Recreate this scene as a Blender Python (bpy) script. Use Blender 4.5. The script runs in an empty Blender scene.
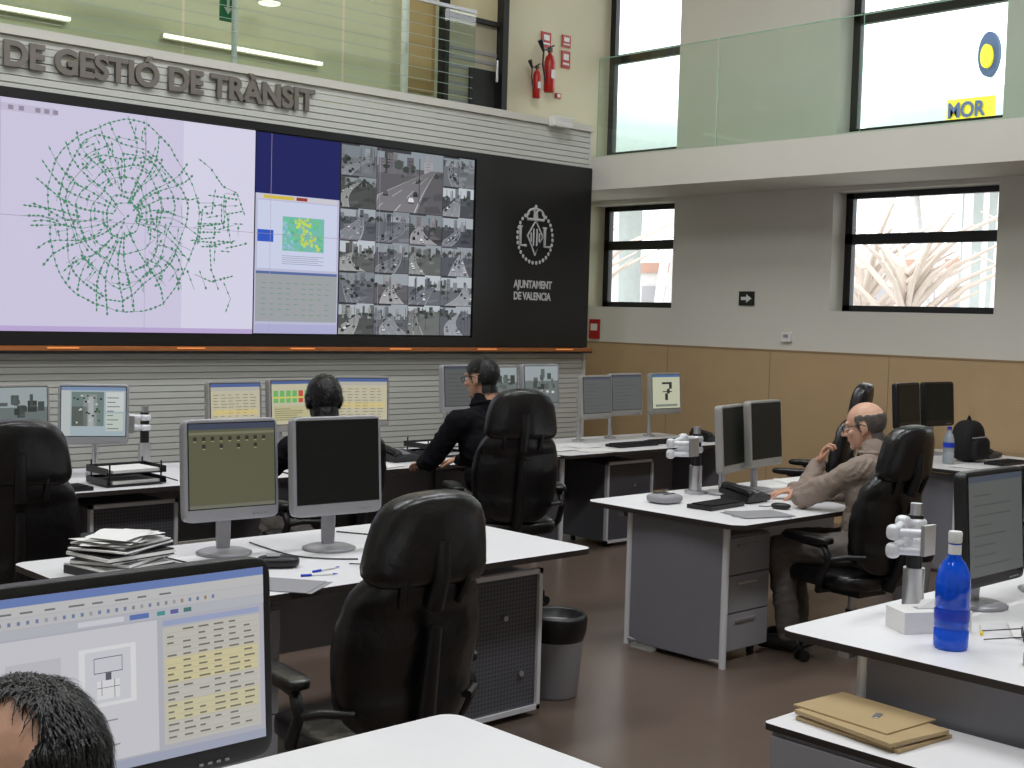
import bpy, bmesh, math, random
import numpy as np
from mathutils import Vector, Matrix, noise
random.seed(7)
rad=math.radians
scene=bpy.context.scene
def s2l(c):
    return tuple(((v/255.)/12.92 if v/255.<=0.04045 else (((v/255.)+.055)/1.055)**2.4) for v in c[:3])
# ------------------------------------------------------------------ materials
def mat(name,col,rough=.5,metal=0.,nscale=0,namt=.1,bump=0.,bscale=40,emit=0,spec=.5,coat=0,stretch=None):
    m=bpy.data.materials.new(name); m.use_nodes=True
    nt=m.node_tree; b=nt.nodes['Principled BSDF']
    c=(*s2l(col),1)
    b.inputs['Base Color'].default_value=c
    b.inputs['Roughness'].default_value=rough
    b.inputs['Metallic'].default_value=metal
    b.inputs['Specular IOR Level'].default_value=spec
    if coat: b.inputs['Coat Weight'].default_value=coat
    tc=nt.nodes.new('ShaderNodeTexCoord'); mp=nt.nodes.new('ShaderNodeMapping')
    nt.links.new(tc.outputs['Object'],mp.inputs[0])
    if stretch: mp.inputs['Scale'].default_value=stretch
    n=nt.nodes.new('ShaderNodeTexNoise'); n.inputs['Scale'].default_value=nscale or 6; n.inputs['Detail'].default_value=4
    nt.links.new(mp.outputs[0],n.inputs['Vector'])
    mix=nt.nodes.new('ShaderNodeMix'); mix.data_type='RGBA'
    mix.inputs[6].default_value=tuple(v*(1-namt) for v in c[:3])+(1,)
    mix.inputs[7].default_value=tuple(min(1,v*(1+namt)) for v in c[:3])+(1,)
    nt.links.new(n.outputs['Fac'],mix.inputs[0]); nt.links.new(mix.outputs[2],b.inputs['Base Color'])
    if bump:
        n2=nt.nodes.new('ShaderNodeTexNoise'); n2.inputs['Scale'].default_value=bscale; n2.inputs['Detail'].default_value=3
        nt.links.new(mp.outputs[0],n2.inputs['Vector'])
        bp=nt.nodes.new('ShaderNodeBump'); bp.inputs['Strength'].default_value=bump; bp.inputs['Distance'].default_value=.01
        nt.links.new(n2.outputs['Fac'],bp.inputs['Height']); nt.links.new(bp.outputs[0],b.inputs['Normal'])
    if emit:
        b.inputs['Emission Color'].default_value=c; b.inputs['Emission Strength'].default_value=emit
    return m
def glassmat(name,tint,alpha=.25,rough=.03):
    m=bpy.data.materials.new(name); m.use_nodes=True; nt=m.node_tree; nt.nodes.clear()
    o=nt.nodes.new('ShaderNodeOutputMaterial'); t=nt.nodes.new('ShaderNodeBsdfTransparent'); g=nt.nodes.new('ShaderNodeBsdfGlossy')
    t.inputs[0].default_value=(*s2l(tint),1); g.inputs['Roughness'].default_value=rough
    f=nt.nodes.new('ShaderNodeFresnel'); f.inputs[0].default_value=1.35
    mx=nt.nodes.new('ShaderNodeMixShader'); nt.links.new(f.outputs[0],mx.inputs[0]); nt.links.new(t.outputs[0],mx.inputs[1]); nt.links.new(g.outputs[0],mx.inputs[2])
    nt.links.new(mx.outputs[0],o.inputs[0]); return m
def dispmat(name='display_pixels',e=.92):
    m=bpy.data.materials.new(name); m.use_nodes=True; nt=m.node_tree; b=nt.nodes['Principled BSDF']
    a=nt.nodes.new('ShaderNodeAttribute'); a.attribute_name='Col'
    b.inputs['Base Color'].default_value=(.006,.006,.006,1); b.inputs['Roughness'].default_value=.4; b.inputs['Specular IOR Level'].default_value=.15
    nt.links.new(a.outputs['Color'],b.inputs['Emission Color']); b.inputs['Emission Strength'].default_value=e
    return m
def dotmat(name,col,dark,scale,axes=('Y','Z'),thr=.3,rough=.5,lines=0):
    m=mat(name,col,rough); nt=m.node_tree; b=nt.nodes['Principled BSDF']
    tc=nt.nodes.new('ShaderNodeTexCoord'); sp=nt.nodes.new('ShaderNodeSeparateXYZ'); nt.links.new(tc.outputs['Object'],sp.inputs[0])
    ds=[]
    for a in axes:
        mu=nt.nodes.new('ShaderNodeMath'); mu.operation='MULTIPLY'; mu.inputs[1].default_value=scale; nt.links.new(sp.outputs[a],mu.inputs[0])
        fr=nt.nodes.new('ShaderNodeMath'); fr.operation='FRACT'; nt.links.new(mu.outputs[0],fr.inputs[0])
        su=nt.nodes.new('ShaderNodeMath'); su.operation='SUBTRACT'; su.inputs[1].default_value=.5; nt.links.new(fr.outputs[0],su.inputs[0])
        p=nt.nodes.new('ShaderNodeMath'); p.operation='POWER'; p.inputs[1].default_value=2; nt.links.new(su.outputs[0],p.inputs[0]); ds.append(p)
    ad=nt.nodes.new('ShaderNodeMath'); ad.operation='ADD'; nt.links.new(ds[0].outputs[0],ad.inputs[0]); nt.links.new(ds[1].outputs[0],ad.inputs[1])
    lt=nt.nodes.new('ShaderNodeMath'); lt.operation='LESS_THAN'; lt.inputs[1].default_value=thr*thr; nt.links.new(ad.outputs[0],lt.inputs[0])
    mx=nt.nodes.new('ShaderNodeMix'); mx.data_type='RGBA'; nt.links.new(lt.outputs[0],mx.inputs[0])
    src=b.inputs['Base Color'].links[0].from_socket; nt.links.new(src,mx.inputs[6]); mx.inputs[7].default_value=(*s2l(dark),1)
    nt.links.new(mx.outputs[2],b.inputs['Base Color']); return m
WALL=mat('cream_plaster',(216,213,204),.8,nscale=2,namt=.04)
WALLY=mat('warm_plaster',(216,210,182),.8,nscale=2,namt=.04)
CEIL=mat('ceiling_plaster',(200,198,190),.9,nscale=2,namt=.03)
WAIN=dotmat('fine_perforated_oak',(186,158,120),(172,144,108),44,('Y','Z'),.2,.5)
FLOOR=mat('brown_vinyl',(100,85,76),.3,nscale=3,namt=.12,bump=.03,bscale=15)
SLAT=mat('slat_paint',(206,207,200),.55,nscale=3,namt=.04)
SLATGAP=mat('slat_gap',(160,159,150),.8)
BLACKP=mat('black_panel',(26,26,28),.35,nscale=4)
BLACK=mat('black_plastic',(20,20,22),.4,nscale=10,bump=.02)
LEATHER=mat('black_leather',(14,13,15),.32,nscale=8,bump=.35,bscale=22,spec=.6)
FABRICB=mat('black_cloth',(20,19,22),.85,nscale=20,bump=.3,bscale=80)
ALU=mat('aluminium',(205,205,208),.32,metal=.85,nscale=20,namt=.03)
POST=mat('light_aluminium',(225,226,230),.35,metal=.15,nscale=20,namt=.03)
SILVER=mat('silver_plastic',(165,165,170),.4,metal=.3,nscale=10,namt=.03)
BEIGEF=mat('grey_plastic_frame',(150,148,144),.5,nscale=10,namt=.03)
DESKT=mat('white_laminate',(230,229,231),.38,nscale=5,namt=.02,spec=.4)
EDGE=mat('desk_edge_band',(46,38,36),.5)
GREY=mat('grey_panel',(124,123,131),.5,nscale=4,namt=.04)
GREYD=dotmat('perforated_steel',(88,88,95),(58,58,62),55,('X','Z'),.28,.45)
GREYM=mat('grey_laminate',(150,149,154),.5,nscale=5,namt=.03)
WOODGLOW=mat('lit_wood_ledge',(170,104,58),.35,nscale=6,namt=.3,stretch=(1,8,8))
PAPER=mat('paper_white',(230,229,227),.8,nscale=10,namt=.02)
KRAFT=mat('kraft_folder',(176,152,112),.7,nscale=12,namt=.06)
RED=mat('red_paint',(176,24,22),.35)
GREENS=mat('exit_green',(0,92,52),.5,emit=.25)
WHITEP=mat('white_plastic',(225,225,222),.45)
LETTER=mat('bronze_letters',(124,118,110),.45,metal=.15)
GLASSG=glassmat('balustrade_glass',(226,240,232))
GLASSC=glassmat('window_glass',(252,254,254))
GLEDGE=mat('glass_edge_green',(150,185,165),.2)
DISP=dispmat()
SKIN=mat('skin',(198,150,124),.5,nscale=12,namt=.08,bump=.05,bscale=120)
SKINP=mat('scalp_skin',(214,168,142),.42,nscale=12,namt=.08,bump=.05,bscale=120)
LIP=mat('lips',(160,92,82),.5)
HAIRB=mat('black_hair',(18,15,16),.4,nscale=30,namt=.4,bump=.3,bscale=90)
HAIRG=mat('grey_hair',(104,96,90),.6,nscale=40,namt=.3,bump=.3,bscale=120)
SWEAT=mat('taupe_sweater',(146,131,120),.95,nscale=14,namt=.12,bump=.5,bscale=90)
SHIRTB=mat('black_sweatshirt',(19,17,22),.95,nscale=14,namt=.2,bump=.3,bscale=60,spec=.15)
TROUS=mat('taupe_trousers',(108,101,96),.9,nscale=14,namt=.1,bump=.3,bscale=60)
JEANS=mat('grey_jeans',(118,112,108),.9,nscale=14,namt=.1,bump=.3,bscale=60)
SHOE=mat('shoe_leather',(30,26,25),.4)
EYEW=mat('eye_white',(230,226,220),.2); EYED=mat('eye_iris',(40,26,18),.2)
LABEL=mat('blue_label',(30,60,190),.4)
# ------------------------------------------------------------------ mesh builder
class MB:
    def __init__(s): s.v=[];s.f=[];s.m=[];s.c=[];s.s=[];s.mats=[]
    def mi(s,m):
        if m not in s.mats: s.mats.append(m)
        return s.mats.index(m)
    def add(s,V,F,m,smooth=False,M=None,col=(1,1,1)):
        o=len(s.v)
        for p in V:
            p=Vector(p)
            if M is not None: p=M@p
            s.v.append(tuple(p))
        k=s.mi(m)
        for f in F:
            s.f.append([o+i for i in f]); s.m.append(k); s.c.append(col); s.s.append(smooth)
    def box(s,c,d,m,rz=0,M=None):
        x,y,z=[q/2 for q in d]
        V=[(a*x,b*y,e*z) for a in(-1,1) for b in(-1,1) for e in(-1,1)]
        T=Matrix.Translation(c)@Matrix.Rotation(rz,4,'Z')
        if M is not None: T=M@T
        s.add(V,[(0,1,3,2),(4,6,7,5),(0,4,5,1),(2,3,7,6),(0,2,6,4),(1,5,7,3)],m,M=T)
    def bx(s,x0,x1,y0,y1,z0,z1,m,M=None):
        s.box(((x0+x1)/2,(y0+y1)/2,(z0+z1)/2),(x1-x0,y1-y0,z1-z0),m,M=M)
    def cyl(s,p,q,r,r2=None,m=None,n=16,M=None):
        s.tube([p,q],[r,r if r2 is None else r2],m,n,M)
    def tube(s,P,R,m,n=8,M=None,closed=False):
        P=[Vector(p) for p in P]
        if not isinstance(R,(list,tuple)): R=[R]*len(P)
        V=[];N=len(P); up=None
        for i,p in enumerate(P):
            if closed: t=P[(i+1)%N]-P[i-1]
            else: t=(P[min(i+1,N-1)]-P[max(i-1,0)])
            t.normalize()
            if up is None:
                a=Vector((0,0,1)) if abs(t.z)<.9 else Vector((1,0,0)); up=a
            u=(up-t*up.dot(t)); 
            if u.length<1e-4: u=t.orthogonal()
            u.normalize(); w=t.cross(u); up=u
            for k in range(n):
                a=2*math.pi*k/n; V.append(p+(u*math.cos(a)+w*math.sin(a))*R[i])
        F=[]
        for i in range(N if closed else N-1):
            j=(i+1)%N
            for k in range(n):
                k2=(k+1)%n; F.append((i*n+k,i*n+k2,j*n+k2,j*n+k))
        s.add(V,F,m,True,M)
        if not closed:
            s.add(V[:n],[tuple(reversed(range(n)))],m,False,M); s.add(V[-n:],[tuple(range(n))],m,False,M)
    def lathe(s,prof,m,c=(0,0,0),n=24,M=None,smooth=True):
        V=[];F=[]
        for r,z in prof:
            for k in range(n):
                a=2*math.pi*k/n; V.append((c[0]+r*math.cos(a),c[1]+r*math.sin(a),c[2]+z))
        for i in range(len(prof)-1):
            for k in range(n):
                k2=(k+1)%n; F.append((i*n+k,i*n+k2,(i+1)*n+k2,(i+1)*n+k))
        s.add(V,F,m,smooth,M)
        s.add(V[:n],[tuple(reversed(range(n)))],m,False,M); s.add(V[-n:],[tuple(range(n))],m,False,M)
    def sup(s,c,h,m,e=.4,M=None,fn=None,nu=28,nv=14):
        def sp(v,p): return math.copysign(abs(v)**p,v)
        V=[];F=[]
        for i in range(nv+1):
            ph=-math.pi/2+math.pi*i/nv
            for j in range(nu):
                th=2*math.pi*j/nu
                x=h[0]*sp(math.cos(ph),e)*sp(math.cos(th),e); y=h[1]*sp(math.cos(ph),e)*sp(math.sin(th),e); z=h[2]*sp(math.sin(ph),e)
                if fn: x,y,z=fn(x,y,z)
                V.append((c[0]+x,c[1]+y,c[2]+z))
        for i in range(nv):
            for j in range(nu):
                j2=(j+1)%nu; F.append((i*nu+j,i*nu+j2,(i+1)*nu+j2,(i+1)*nu+j))
        s.add(V,F,m,True,M)
    def prism(s,poly,z0,z1,mt,ms,M=None):
        n=len(poly)
        s.add([(x,y,z1) for x,y in poly],[tuple(range(n))],mt,M=M)
        s.add([(x,y,z0) for x,y in poly],[tuple(reversed(range(n)))],mt,M=M)
        s.add([(x,y,z) for z in(z0,z1) for x,y in poly],[(k,(k+1)%n,n+(k+1)%n,n+k) for k in range(n)],ms,M=M)
    def obj(s,name,loc=(0,0,0),rz=0,parent=None,bevel=0):
        me=bpy.data.meshes.new(name); me.from_pydata(s.v,[],s.f)
        for m in s.mats: me.materials.append(m)
        me.polygons.foreach_set('material_index',s.m); me.polygons.foreach_set('use_smooth',s.s)
        ca=me.color_attributes.new('Col','FLOAT_COLOR','CORNER')
        arr=[]
        for f,c in zip(s.f,s.c): arr+=[*c,1.0]*len(f)
        ca.data.foreach_set('color',arr); me.update()
        o=bpy.data.objects.new(name,me); scene.collection.objects.link(o); o.location=loc; o.rotation_euler=(0,0,rz)
        if parent: o.parent=parent
        if bevel:
            b=o.modifiers.new('bevel','BEVEL'); b.width=bevel; b.segments=2; b.limit_method='ANGLE'; b.angle_limit=rad(40)
        return o
def rrect(x0,x1,y0,y1,r,n=6):
    P=[]
    for cx,cy,a in((x1-r,y1-r,0),(x0+r,y1-r,90),(x0+r,y0+r,180),(x1-r,y0+r,270)):
        for k in range(n+1):
            t=rad(a+90*k/n); P.append((cx+r*math.cos(t),cy+r*math.sin(t)))
    return P
def empty(name,loc=(0,0,0)):
    e=bpy.data.objects.new(name,None); scene.collection.objects.link(e); e.location=loc; e.empty_display_size=.1; return e
def text(body,name,size,M,m,parent,ext=.002,align='LEFT',width=None,sx=1,off=.012):
    c=bpy.data.curves.new(name,'FONT'); c.body=body; c.size=size; c.extrude=ext; c.align_x=align; c.offset=size*off
    o=bpy.data.objects.new(name,c); scene.collection.objects.link(o); c.materials.append(m)
    o.parent=parent
    o.matrix_basis=M@Matrix.Diagonal((sx,1,1,1))
    return o
FACE_NEGY=Matrix.Rotation(rad(90),4,'X')
# ------------------------------------------------------------------ camera
yaw,pit,rol=rad(43.086),rad(3.03),rad(1.592)
F=Vector((math.sin(yaw)*math.cos(pit),math.cos(yaw)*math.cos(pit),-math.sin(pit)))
r0=Vector((math.cos(yaw),-math.sin(yaw),0)); u0=r0.cross(F)
r=r0*math.cos(rol)+u0*math.sin(rol); u=u0*math.cos(rol)-r0*math.sin(rol)
cd=bpy.data.cameras.new('camera'); cam=bpy.data.objects.new('camera',cd); scene.collection.objects.link(cam)
cam.matrix_world=Matrix(((r.x,u.x,-F.x,0),(r.y,u.y,-F.y,0),(r.z,u.z,-F.z,1.72),(0,0,0,1)))
cd.lens=1304.5/1024*36; cd.sensor_width=36; cd.clip_start=.05; cd.clip_end=200; scene.camera=cam
# ------------------------------------------------------------------ room shell
def simple(name,x0,x1,y0,y1,z0,z1,m):
    b=MB(); b.bx(x0,x1,y0,y1,z0,z1,m); return b.obj(name)
simple('floor',-4,10.05,-4,9.5,-.1,0,FLOOR)
simple('ceiling',-4,10.05,-4,9.5,6.6,6.7,CEIL)
simple('wall_left',-4.2,-4,-4,9.5,0,6.6,WALL)
simple('wall_back',-4.2,10.05,-4.2,-4,0,6.6,WALL)
simple('wall_front',-4.2,10.05,9.3,9.5,0,6.6,WALLY)
b=MB()
ys=[-4,1.55,2.95,4.92,6.42,8.2,9.3]; zs=[0,1.83,2.86,3.36,5.6,6.6]
for i in range(6):
    for j in range(5):
        if i in(1,3,5) and j in(1,3): continue
        b.bx(9.75,10.05,ys[i],ys[i+1],zs[j],zs[j+1],WALL)
b.obj('wall_right')
b=MB(); b.bx(9.725,9.75,-4,9.3,0,1.46,WAIN); b.bx(9.72,9.752,-4,9.3,1.46,1.475,mat('oak_trim',(150,124,92)))
for k in range(12): b.bx(9.722,9.726,-3.8+k*1.2,-3.797+k*1.2,0,1.46,mat('oak_seam%d'%k,(130,106,78)))
b.obj('trim_1')
WF=mat('window_frame_black',(22,22,22),.45)
n=0
for (a,c) in((1.55,2.95),(4.92,6.42),(8.2,9.3)):  # first bay is out of view, added for daylight and even spacing
    for (z0,z1,zt) in((1.83,2.86,2.46),(3.36,5.6,4.36)):
        n+=1; b=MB(); x0,x1=9.95,10.01
        b.bx(x0,x1,a,c,z0,z0+.055,WF); b.bx(x0,x1,a,c,z1-.05,z1,WF); b.bx(x0,x1,a,a+.06,z0,z1,WF); b.bx(x0,x1,c-.07,c,z0,z1,WF)
        b.bx(x0,x1,a,c,zt-.045,zt+.045,WF)
        b.add([(9.98,a+.05,z0+.05),(9.98,c-.05,z0+.05),(9.98,c-.05,z1-.05),(9.98,a+.05,z1-.05)],[(0,1,2,3)],GLASSC)
        b.obj('window_%d'%n)
b=MB(); b.bx(8.87,9.75,-4,9.3,2.9,3.2,WALL); b.obj('mezzanine_slab')
b=MB()
for k in range(9):
    y1=8.45-k*1.4; b.add([(8.9,y1-1.385,3.2),(8.9,y1,3.2),(8.9,y1,4.112),(8.9,y1-1.385,4.112)],[(0,1,2,3)],GLASSG)
    b.bx(8.896,8.908,y1-1.385,y1,4.108,4.116,GLEDGE); b.bx(8.896,8.904,y1-.003,y1,3.2,4.11,GLEDGE)
b.obj('glass_railing')
b=MB(); b.bx(-4,8.87,8.52,9.3,0,3.3,SLATGAP)
def slats(b,x0,x1,y,z0,z1,p):
    z=z0
    while z<z1-.001:
        b.bx(x0,x1,y-.002,y+.02,z,min(z+p*.86,z1),SLAT); z+=p
slats(b,-4,8.87,8.51,.0,1.38,.046); slats(b,-4,8.87,8.5,3.09,3.44,.05)
b.bx(-4,8.87,8.47,8.56,3.44,3.5,WALL)
b.bx(8.85,8.88,8.49,9.3,0,3.5,SLAT)
b.obj('wall_display')
b=MB(); b.bx(-4,8.86,8.46,8.49,3.04,3.1,BLACKP); b.bx(-4,8.86,8.46,8.49,1.435,1.518,BLACKP)
b.bx(7.43,8.86,8.46,8.49,1.518,3.04,BLACKP); b.obj('trim_2')
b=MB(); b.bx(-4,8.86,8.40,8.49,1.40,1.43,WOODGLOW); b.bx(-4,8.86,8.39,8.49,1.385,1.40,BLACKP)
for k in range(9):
    b.box((.9+k*.95,8.397,1.418),(.22,.004,.010),mat('amber_glow%d'%k,(240,150,80),emit=.45))  # emissive amber segments put on the ledge front to imitate its glow
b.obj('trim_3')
# ------------------------------------------------------------------ videowall
def disp_rect(b,x0,z0,x1,z1,col,lay=0,y=8.478):
    yy=y-.0004*lay; b.add([(x0,yy,z0),(x1,yy,z0),(x1,yy,z1),(x0,yy,z1)],[(0,1,2,3)],DISP,col=s2l(col))
def disp_poly(b,P,col,lay=0,y=8.478):
    yy=y-.0004*lay; b.add([(x,yy,z) for x,z in P],[tuple(range(len(P)))],DISP,col=s2l(col))
def disp_line(b,p,q,w,col,lay=1):
    p=Vector(p);q=Vector(q);d=(q-p)
    if d.length<1e-5: return
    d.normalize(); nn=Vector((-d.y,d.x))*w/2
    disp_poly(b,[tuple(p-nn),tuple(q-nn),tuple(q+nn),tuple(p+nn)],col,lay)
vw=empty('video_wall',(0,0,0))
b=MB(); b.bx(1.3,7.425,8.479,8.489,1.52,3.04,BLACK)
disp_rect(b,1.3,1.525,4.66,3.035,(208,203,228)); disp_rect(b,4.66,1.525,5.25,3.035,(218,215,236))
disp_rect(b,1.3,1.525,5.25,1.56,(188,170,214),1)
disp_rect(b,1.3,2.95,3.72,3.0,(196,190,214),1)
for xx in(3.4,3.47,3.58,3.64,3.7): disp_rect(b,xx,2.96,xx+.035,2.99,(150,140,160),2)
for zz in(2.28,): disp_rect(b,1.3,zz-.0015,7.42,zz+.0015,(150,142,165),12)
for xx in(2.34,3.35,4.37,5.39,6.41): disp_rect(b,xx-.0015,1.53,xx+.0015,3.03,(170,160,190),12)
rnd=random.Random(3)
cx,cz,rx,rz_=4.22,2.32,.56,.66
def road(P,dens=.75,lw=.005):
    for i in range(len(P)-1):
        p,q=Vector(P[i]),Vector(P[i+1])
        disp_line(b,p,q,lw,(146,156,160),2)
        L=(q-p).length; k=max(1,int(L/.03))
        for t in range(k):
            if rnd.random()<dens:
                c=p.lerp(q,(t+.5)/k); d=(q-p).normalized()*.009
                disp_line(b,c-d,c+d,.011,(70,142,104),4)
                if rnd.random()<.35: disp_line(b,c-d*.8,c+d*.8,.017,(96,112,110),3)
ring=[]
for k in range(49):
    a=2*math.pi*k/48; w=1+.03*math.sin(5*a+1)+rnd.uniform(-.012,.012)
    ring.append((cx+rx*w*math.cos(a),cz+rz_*w*math.sin(a)))
road(ring,.9)
for rr in(.22,.4,.55,.68,.82):
    P=[]
    for k in range(33):
        a=2*math.pi*k/32; w=rr*(1+.08*math.sin(3*a+rr*9)+.04*math.sin(7*a)); P.append((cx-.02+rx*w*math.cos(a),cz+rz_*w*math.sin(a)))
    road(P,.85)
for k in range(34):
    a=2*math.pi*k/34+rnd.uniform(-.05,.05); P=[]; r1=rnd.choice((.15,.25,.35,.5)); r2=rnd.choice((.82,1.0,1.0,1.06))
    if math.cos(a)<-.85: r2=1.18
    for t in range(7):
        rr=r1+(r2-r1)*t/6; aa=a+.1*math.sin(t*.7+k*.4); P.append((cx+rx*rr*math.cos(aa),cz+rz_*rr*math.sin(aa)))
    road(P,.85)
for k in range(150):
    a=rnd.uniform(0,6.28); q=math.sqrt(rnd.random())*.9; x=cx+rx*q*math.cos(a); z=cz+rz_*q*math.sin(a)
    th=rnd.choice((a,a+math.pi/2))+rnd.uniform(-.12,.12); l=rnd.uniform(.05,.15)
    road([(x-l/2*math.cos(th),z-l/2*math.sin(th)),(x,z+rnd.uniform(-.006,.006)),(x+l/2*math.cos(th),z+l/2*math.sin(th))],.6,.004)
for k in range(34):   # eastern districts, irregular
    x=rnd.uniform(4.78,5.12); z=rnd.uniform(2.05,2.55); th=rnd.choice((.12,.12,1.6))+rnd.uniform(-.2,.2); l=rnd.uniform(.08,.26)
    road([(max(4.72,x-l/2*math.cos(th)),z-l/2*math.sin(th)),(x,z),(min(5.2,x+l/2*math.cos(th)),z+l/2*math.sin(th))],.8,.004)
road([(4.78,2.78),(4.88,2.72),(4.98,2.6),(5.1,2.56),(5.17,2.4)],.9); road([(4.76,1.95),(4.9,1.9),(5.08,1.95)],.7); road([(5.0,1.9),(5.06,1.78),(5.02,1.68)],.8)
road([(3.5,2.35),(3.7,2.34),(3.9,2.3)],.9); road([(3.55,2.22),(3.8,2.24)],.9); road([(3.5,2.28),(3.62,2.29),(3.75,2.26)],.9)
for k in range(4): road([(4.6+.1*k,1.98),(4.66+.1*k,1.84)],.5)
# middle window
disp_rect(b,5.26,2.58,6.02,3.03,(30,34,96),1); disp_rect(b,5.26,1.53,6.02,2.58,(190,190,218),1)
disp_rect(b,5.27,2.54,6.0,2.575,(206,204,214),2); disp_rect(b,5.33,2.545,5.6,2.57,(214,190,70),3); disp_rect(b,5.62,2.545,5.72,2.57,(150,60,50),3)
disp_rect(b,5.28,2.02,6.0,2.53,(206,212,236),2); disp_rect(b,5.28,2.22,5.42,2.31,(50,90,196),3)
disp_rect(b,5.5,2.16,5.88,2.42,(120,190,176),3)
for k in range(150):
    x=5.5+rnd.random()*.36; z=2.16+rnd.random()*.24; t=(x-5.5)/.38+(z-2.16)/.26*.3
    c=(150,196,214) if t<.3 else ((196,214,96) if .5<t<.9 else (110,190,150))
    c=tuple(v+rnd.randint(-16,16) for v in c); disp_rect(b,x,z,x+.02,z+.02,c,4)
for k in range(5): disp_rect(b,5.5,2.06+k*.015,5.88-.05*(k%2),2.063+k*.015,(120,120,150),3)
disp_rect(b,5.27,1.62,6.01,2.0,(160,164,168),3); disp_rect(b,5.27,1.98,6.01,2.0,(90,110,160),4)
for i in range(9):
    for j in range(7):
        if rnd.random()<.75: disp_rect(b,5.32+i*.072,1.67+j*.04,5.36+i*.072,1.676+j*.04,(116,156,126),4)
disp_rect(b,5.27,1.53,6.01,1.6,(176,176,214),4)
def thumb(x0,z0,x1,z1,rn):
    w,h=x1-x0,z1-z0
    P=lambda u,v:(x0+max(0,min(1,u))*w,z0+max(0,min(1,v))*h)
    sky=rn.randint(135,205); g=rn.randint(66,112); t0=rn.choice([(0,2,10),(0,3,8),(2,4,4),(4,2,6)])
    T=lambda c,k=1:(max(0,c+t0[0]*k),max(0,c+t0[1]*k),max(0,c+t0[2]*k))
    disp_rect(b,x0,z0,x1,z1,T(g),1)
    hz=rn.uniform(.55,.82)
    for i in range(8): # mottled ground
        u=rn.uniform(0,.9); v=rn.uniform(0,hz-.1); c=g+rn.randint(-22,26); disp_poly(b,[P(u,v),P(u+rn.uniform(.1,.4),v+.02),P(u+rn.uniform(.1,.4),v+.14),P(u,v+.1)],T(c),1.5)
    disp_poly(b,[P(0,hz),P(1,hz),P(1,1),P(0,1)],(sky-14,sky-6,sky),2)
    for k in range(rn.randint(8,14)):
        u=rn.uniform(-.05,.95); ww=rn.uniform(.03,.16); v=rn.uniform(hz-.03,.97); c=rn.randint(66,165)
        disp_poly(b,[P(u,hz-.12),P(u+ww,hz-.1),P(u+ww,v),P(u,v)],T(c),3)
        for q in range(3): disp_poly(b,[P(u+ww*.2,hz+q*.05),P(u+ww*.8,hz+q*.05),P(u+ww*.8,hz+q*.05+.015),P(u+ww*.2,hz+q*.05+.015)],T(c-26),3.5) if hz+q*.05+.02<v else None
    for k in range(rn.randint(6,14)):
        u=rn.uniform(0,.95); v=rn.uniform(hz-.2,hz+.06); s=rn.uniform(.025,.08); c=rn.randint(48,80)
        disp_poly(b,[P(u+s*math.cos(a)*rn.uniform(.7,1.2),v+s*math.sin(a)*rn.uniform(.7,1.2)) for a in [k2*math.pi/4 for k2 in range(8)]],(c-2,c+4,c),4)
    vx=rn.uniform(.1,.9); l=rn.uniform(-.5,.3); rr=l+rn.uniform(.5,1.0); c=rn.randint(108,160)
    cur=rn.uniform(-.25,.25)
    lw=lambda t,v:(l+(rr-l)*t)+(vx+(t-.5)*.08-(l+(rr-l)*t))*v/hz+cur*math.sin(math.pi*v/hz)
    NS=6
    for i in range(NS):
        va,vb=hz*i/NS,hz*(i+1)/NS
        disp_poly(b,[P(lw(0,va),va),P(lw(1,va),va),P(lw(1,vb),vb),P(lw(0,vb),vb)],T(c-i*2),5)
        for t in(.04,.34,.66,.96):
            if t in(.34,.66) and i%2: continue
            disp_poly(b,[P(lw(t-.010,va),va),P(lw(t+.010,va),va),P(lw(t+.010,vb),vb),P(lw(t-.010,vb),vb)],(186,188,190),6)
    for k in range(rn.randint(5,14)):
        v=rn.uniform(.03,hz-.1); s=.09*(1-v/hz)+.018; uc=lw(rn.choice((.12,.42,.76)),v)
        c=rn.choice([36,54,190,220,90,120]); disp_poly(b,[P(uc,v),P(uc+s,v),P(uc+s*.95,v+s*.55),P(uc+s*.8,v+s*.95),P(uc+s*.2,v+s*.95),P(uc+s*.05,v+s*.55)],(c,c,c+4),7)
        disp_poly(b,[P(uc,v-.01),P(uc+s,v-.01),P(uc+s,v+.01),P(uc,v+.01)],(34,34,38),7.5)
    for k in range(rn.randint(1,4)):
        u=rn.uniform(0,.95); disp_poly(b,[P(u,.15),P(u+.012,.15),P(u+.012,.9),P(u,.9)],(60,62,66),8)
    disp_poly(b,[P(0,.95),P(.5,.95),P(.5,1),P(0,1)],(60,60,66),9)
gx=[6.03+i*1.39/4 for i in range(5)]; gz=[1.53+j*1.505/6 for j in range(7)]
for i in range(4):
    for j in range(6):
        if i in(1,2) and j in(4,5): continue
        thumb(gx[i]+.002,gz[j]+.002,gx[i+1]-.002,gz[j+1]-.002,rnd)
thumb(gx[1]+.002,gz[4]+.002,gx[3]-.002,gz[6]-.002,random.Random(21))
b.obj('screen',parent=vw)
CREST=mat('crest_grey',(196,196,196),.5)
cr=empty('city_crest_sign'); b=MB()
def cyp(x,z,y=8.452): return (8.14+x*1.12,y,2.43+z*1.12)
def arc(c0,c1,rx_,rz2,a0,a1,r_=.006,n=14): b.tube([cyp(c0+rx_*math.cos(rad(a0+(a1-a0)*t/n)),c1+rz2*math.sin(rad(a0+(a1-a0)*t/n))) for t in range(n+1)],r_,CREST,6)
b.tube([cyp(0,-.15),cyp(.085,0),cyp(0,.12),cyp(-.085,0)],.010,CREST,6,closed=True)
for k in(-.045,-.018,.018,.045): b.tube([cyp(k,-.1+abs(k)*1.2),cyp(k,.08-abs(k)*1.2)],.008,CREST,6)
b.tube([cyp(-.09,.13),cyp(.09,.13)],.013,CREST,6)
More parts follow.
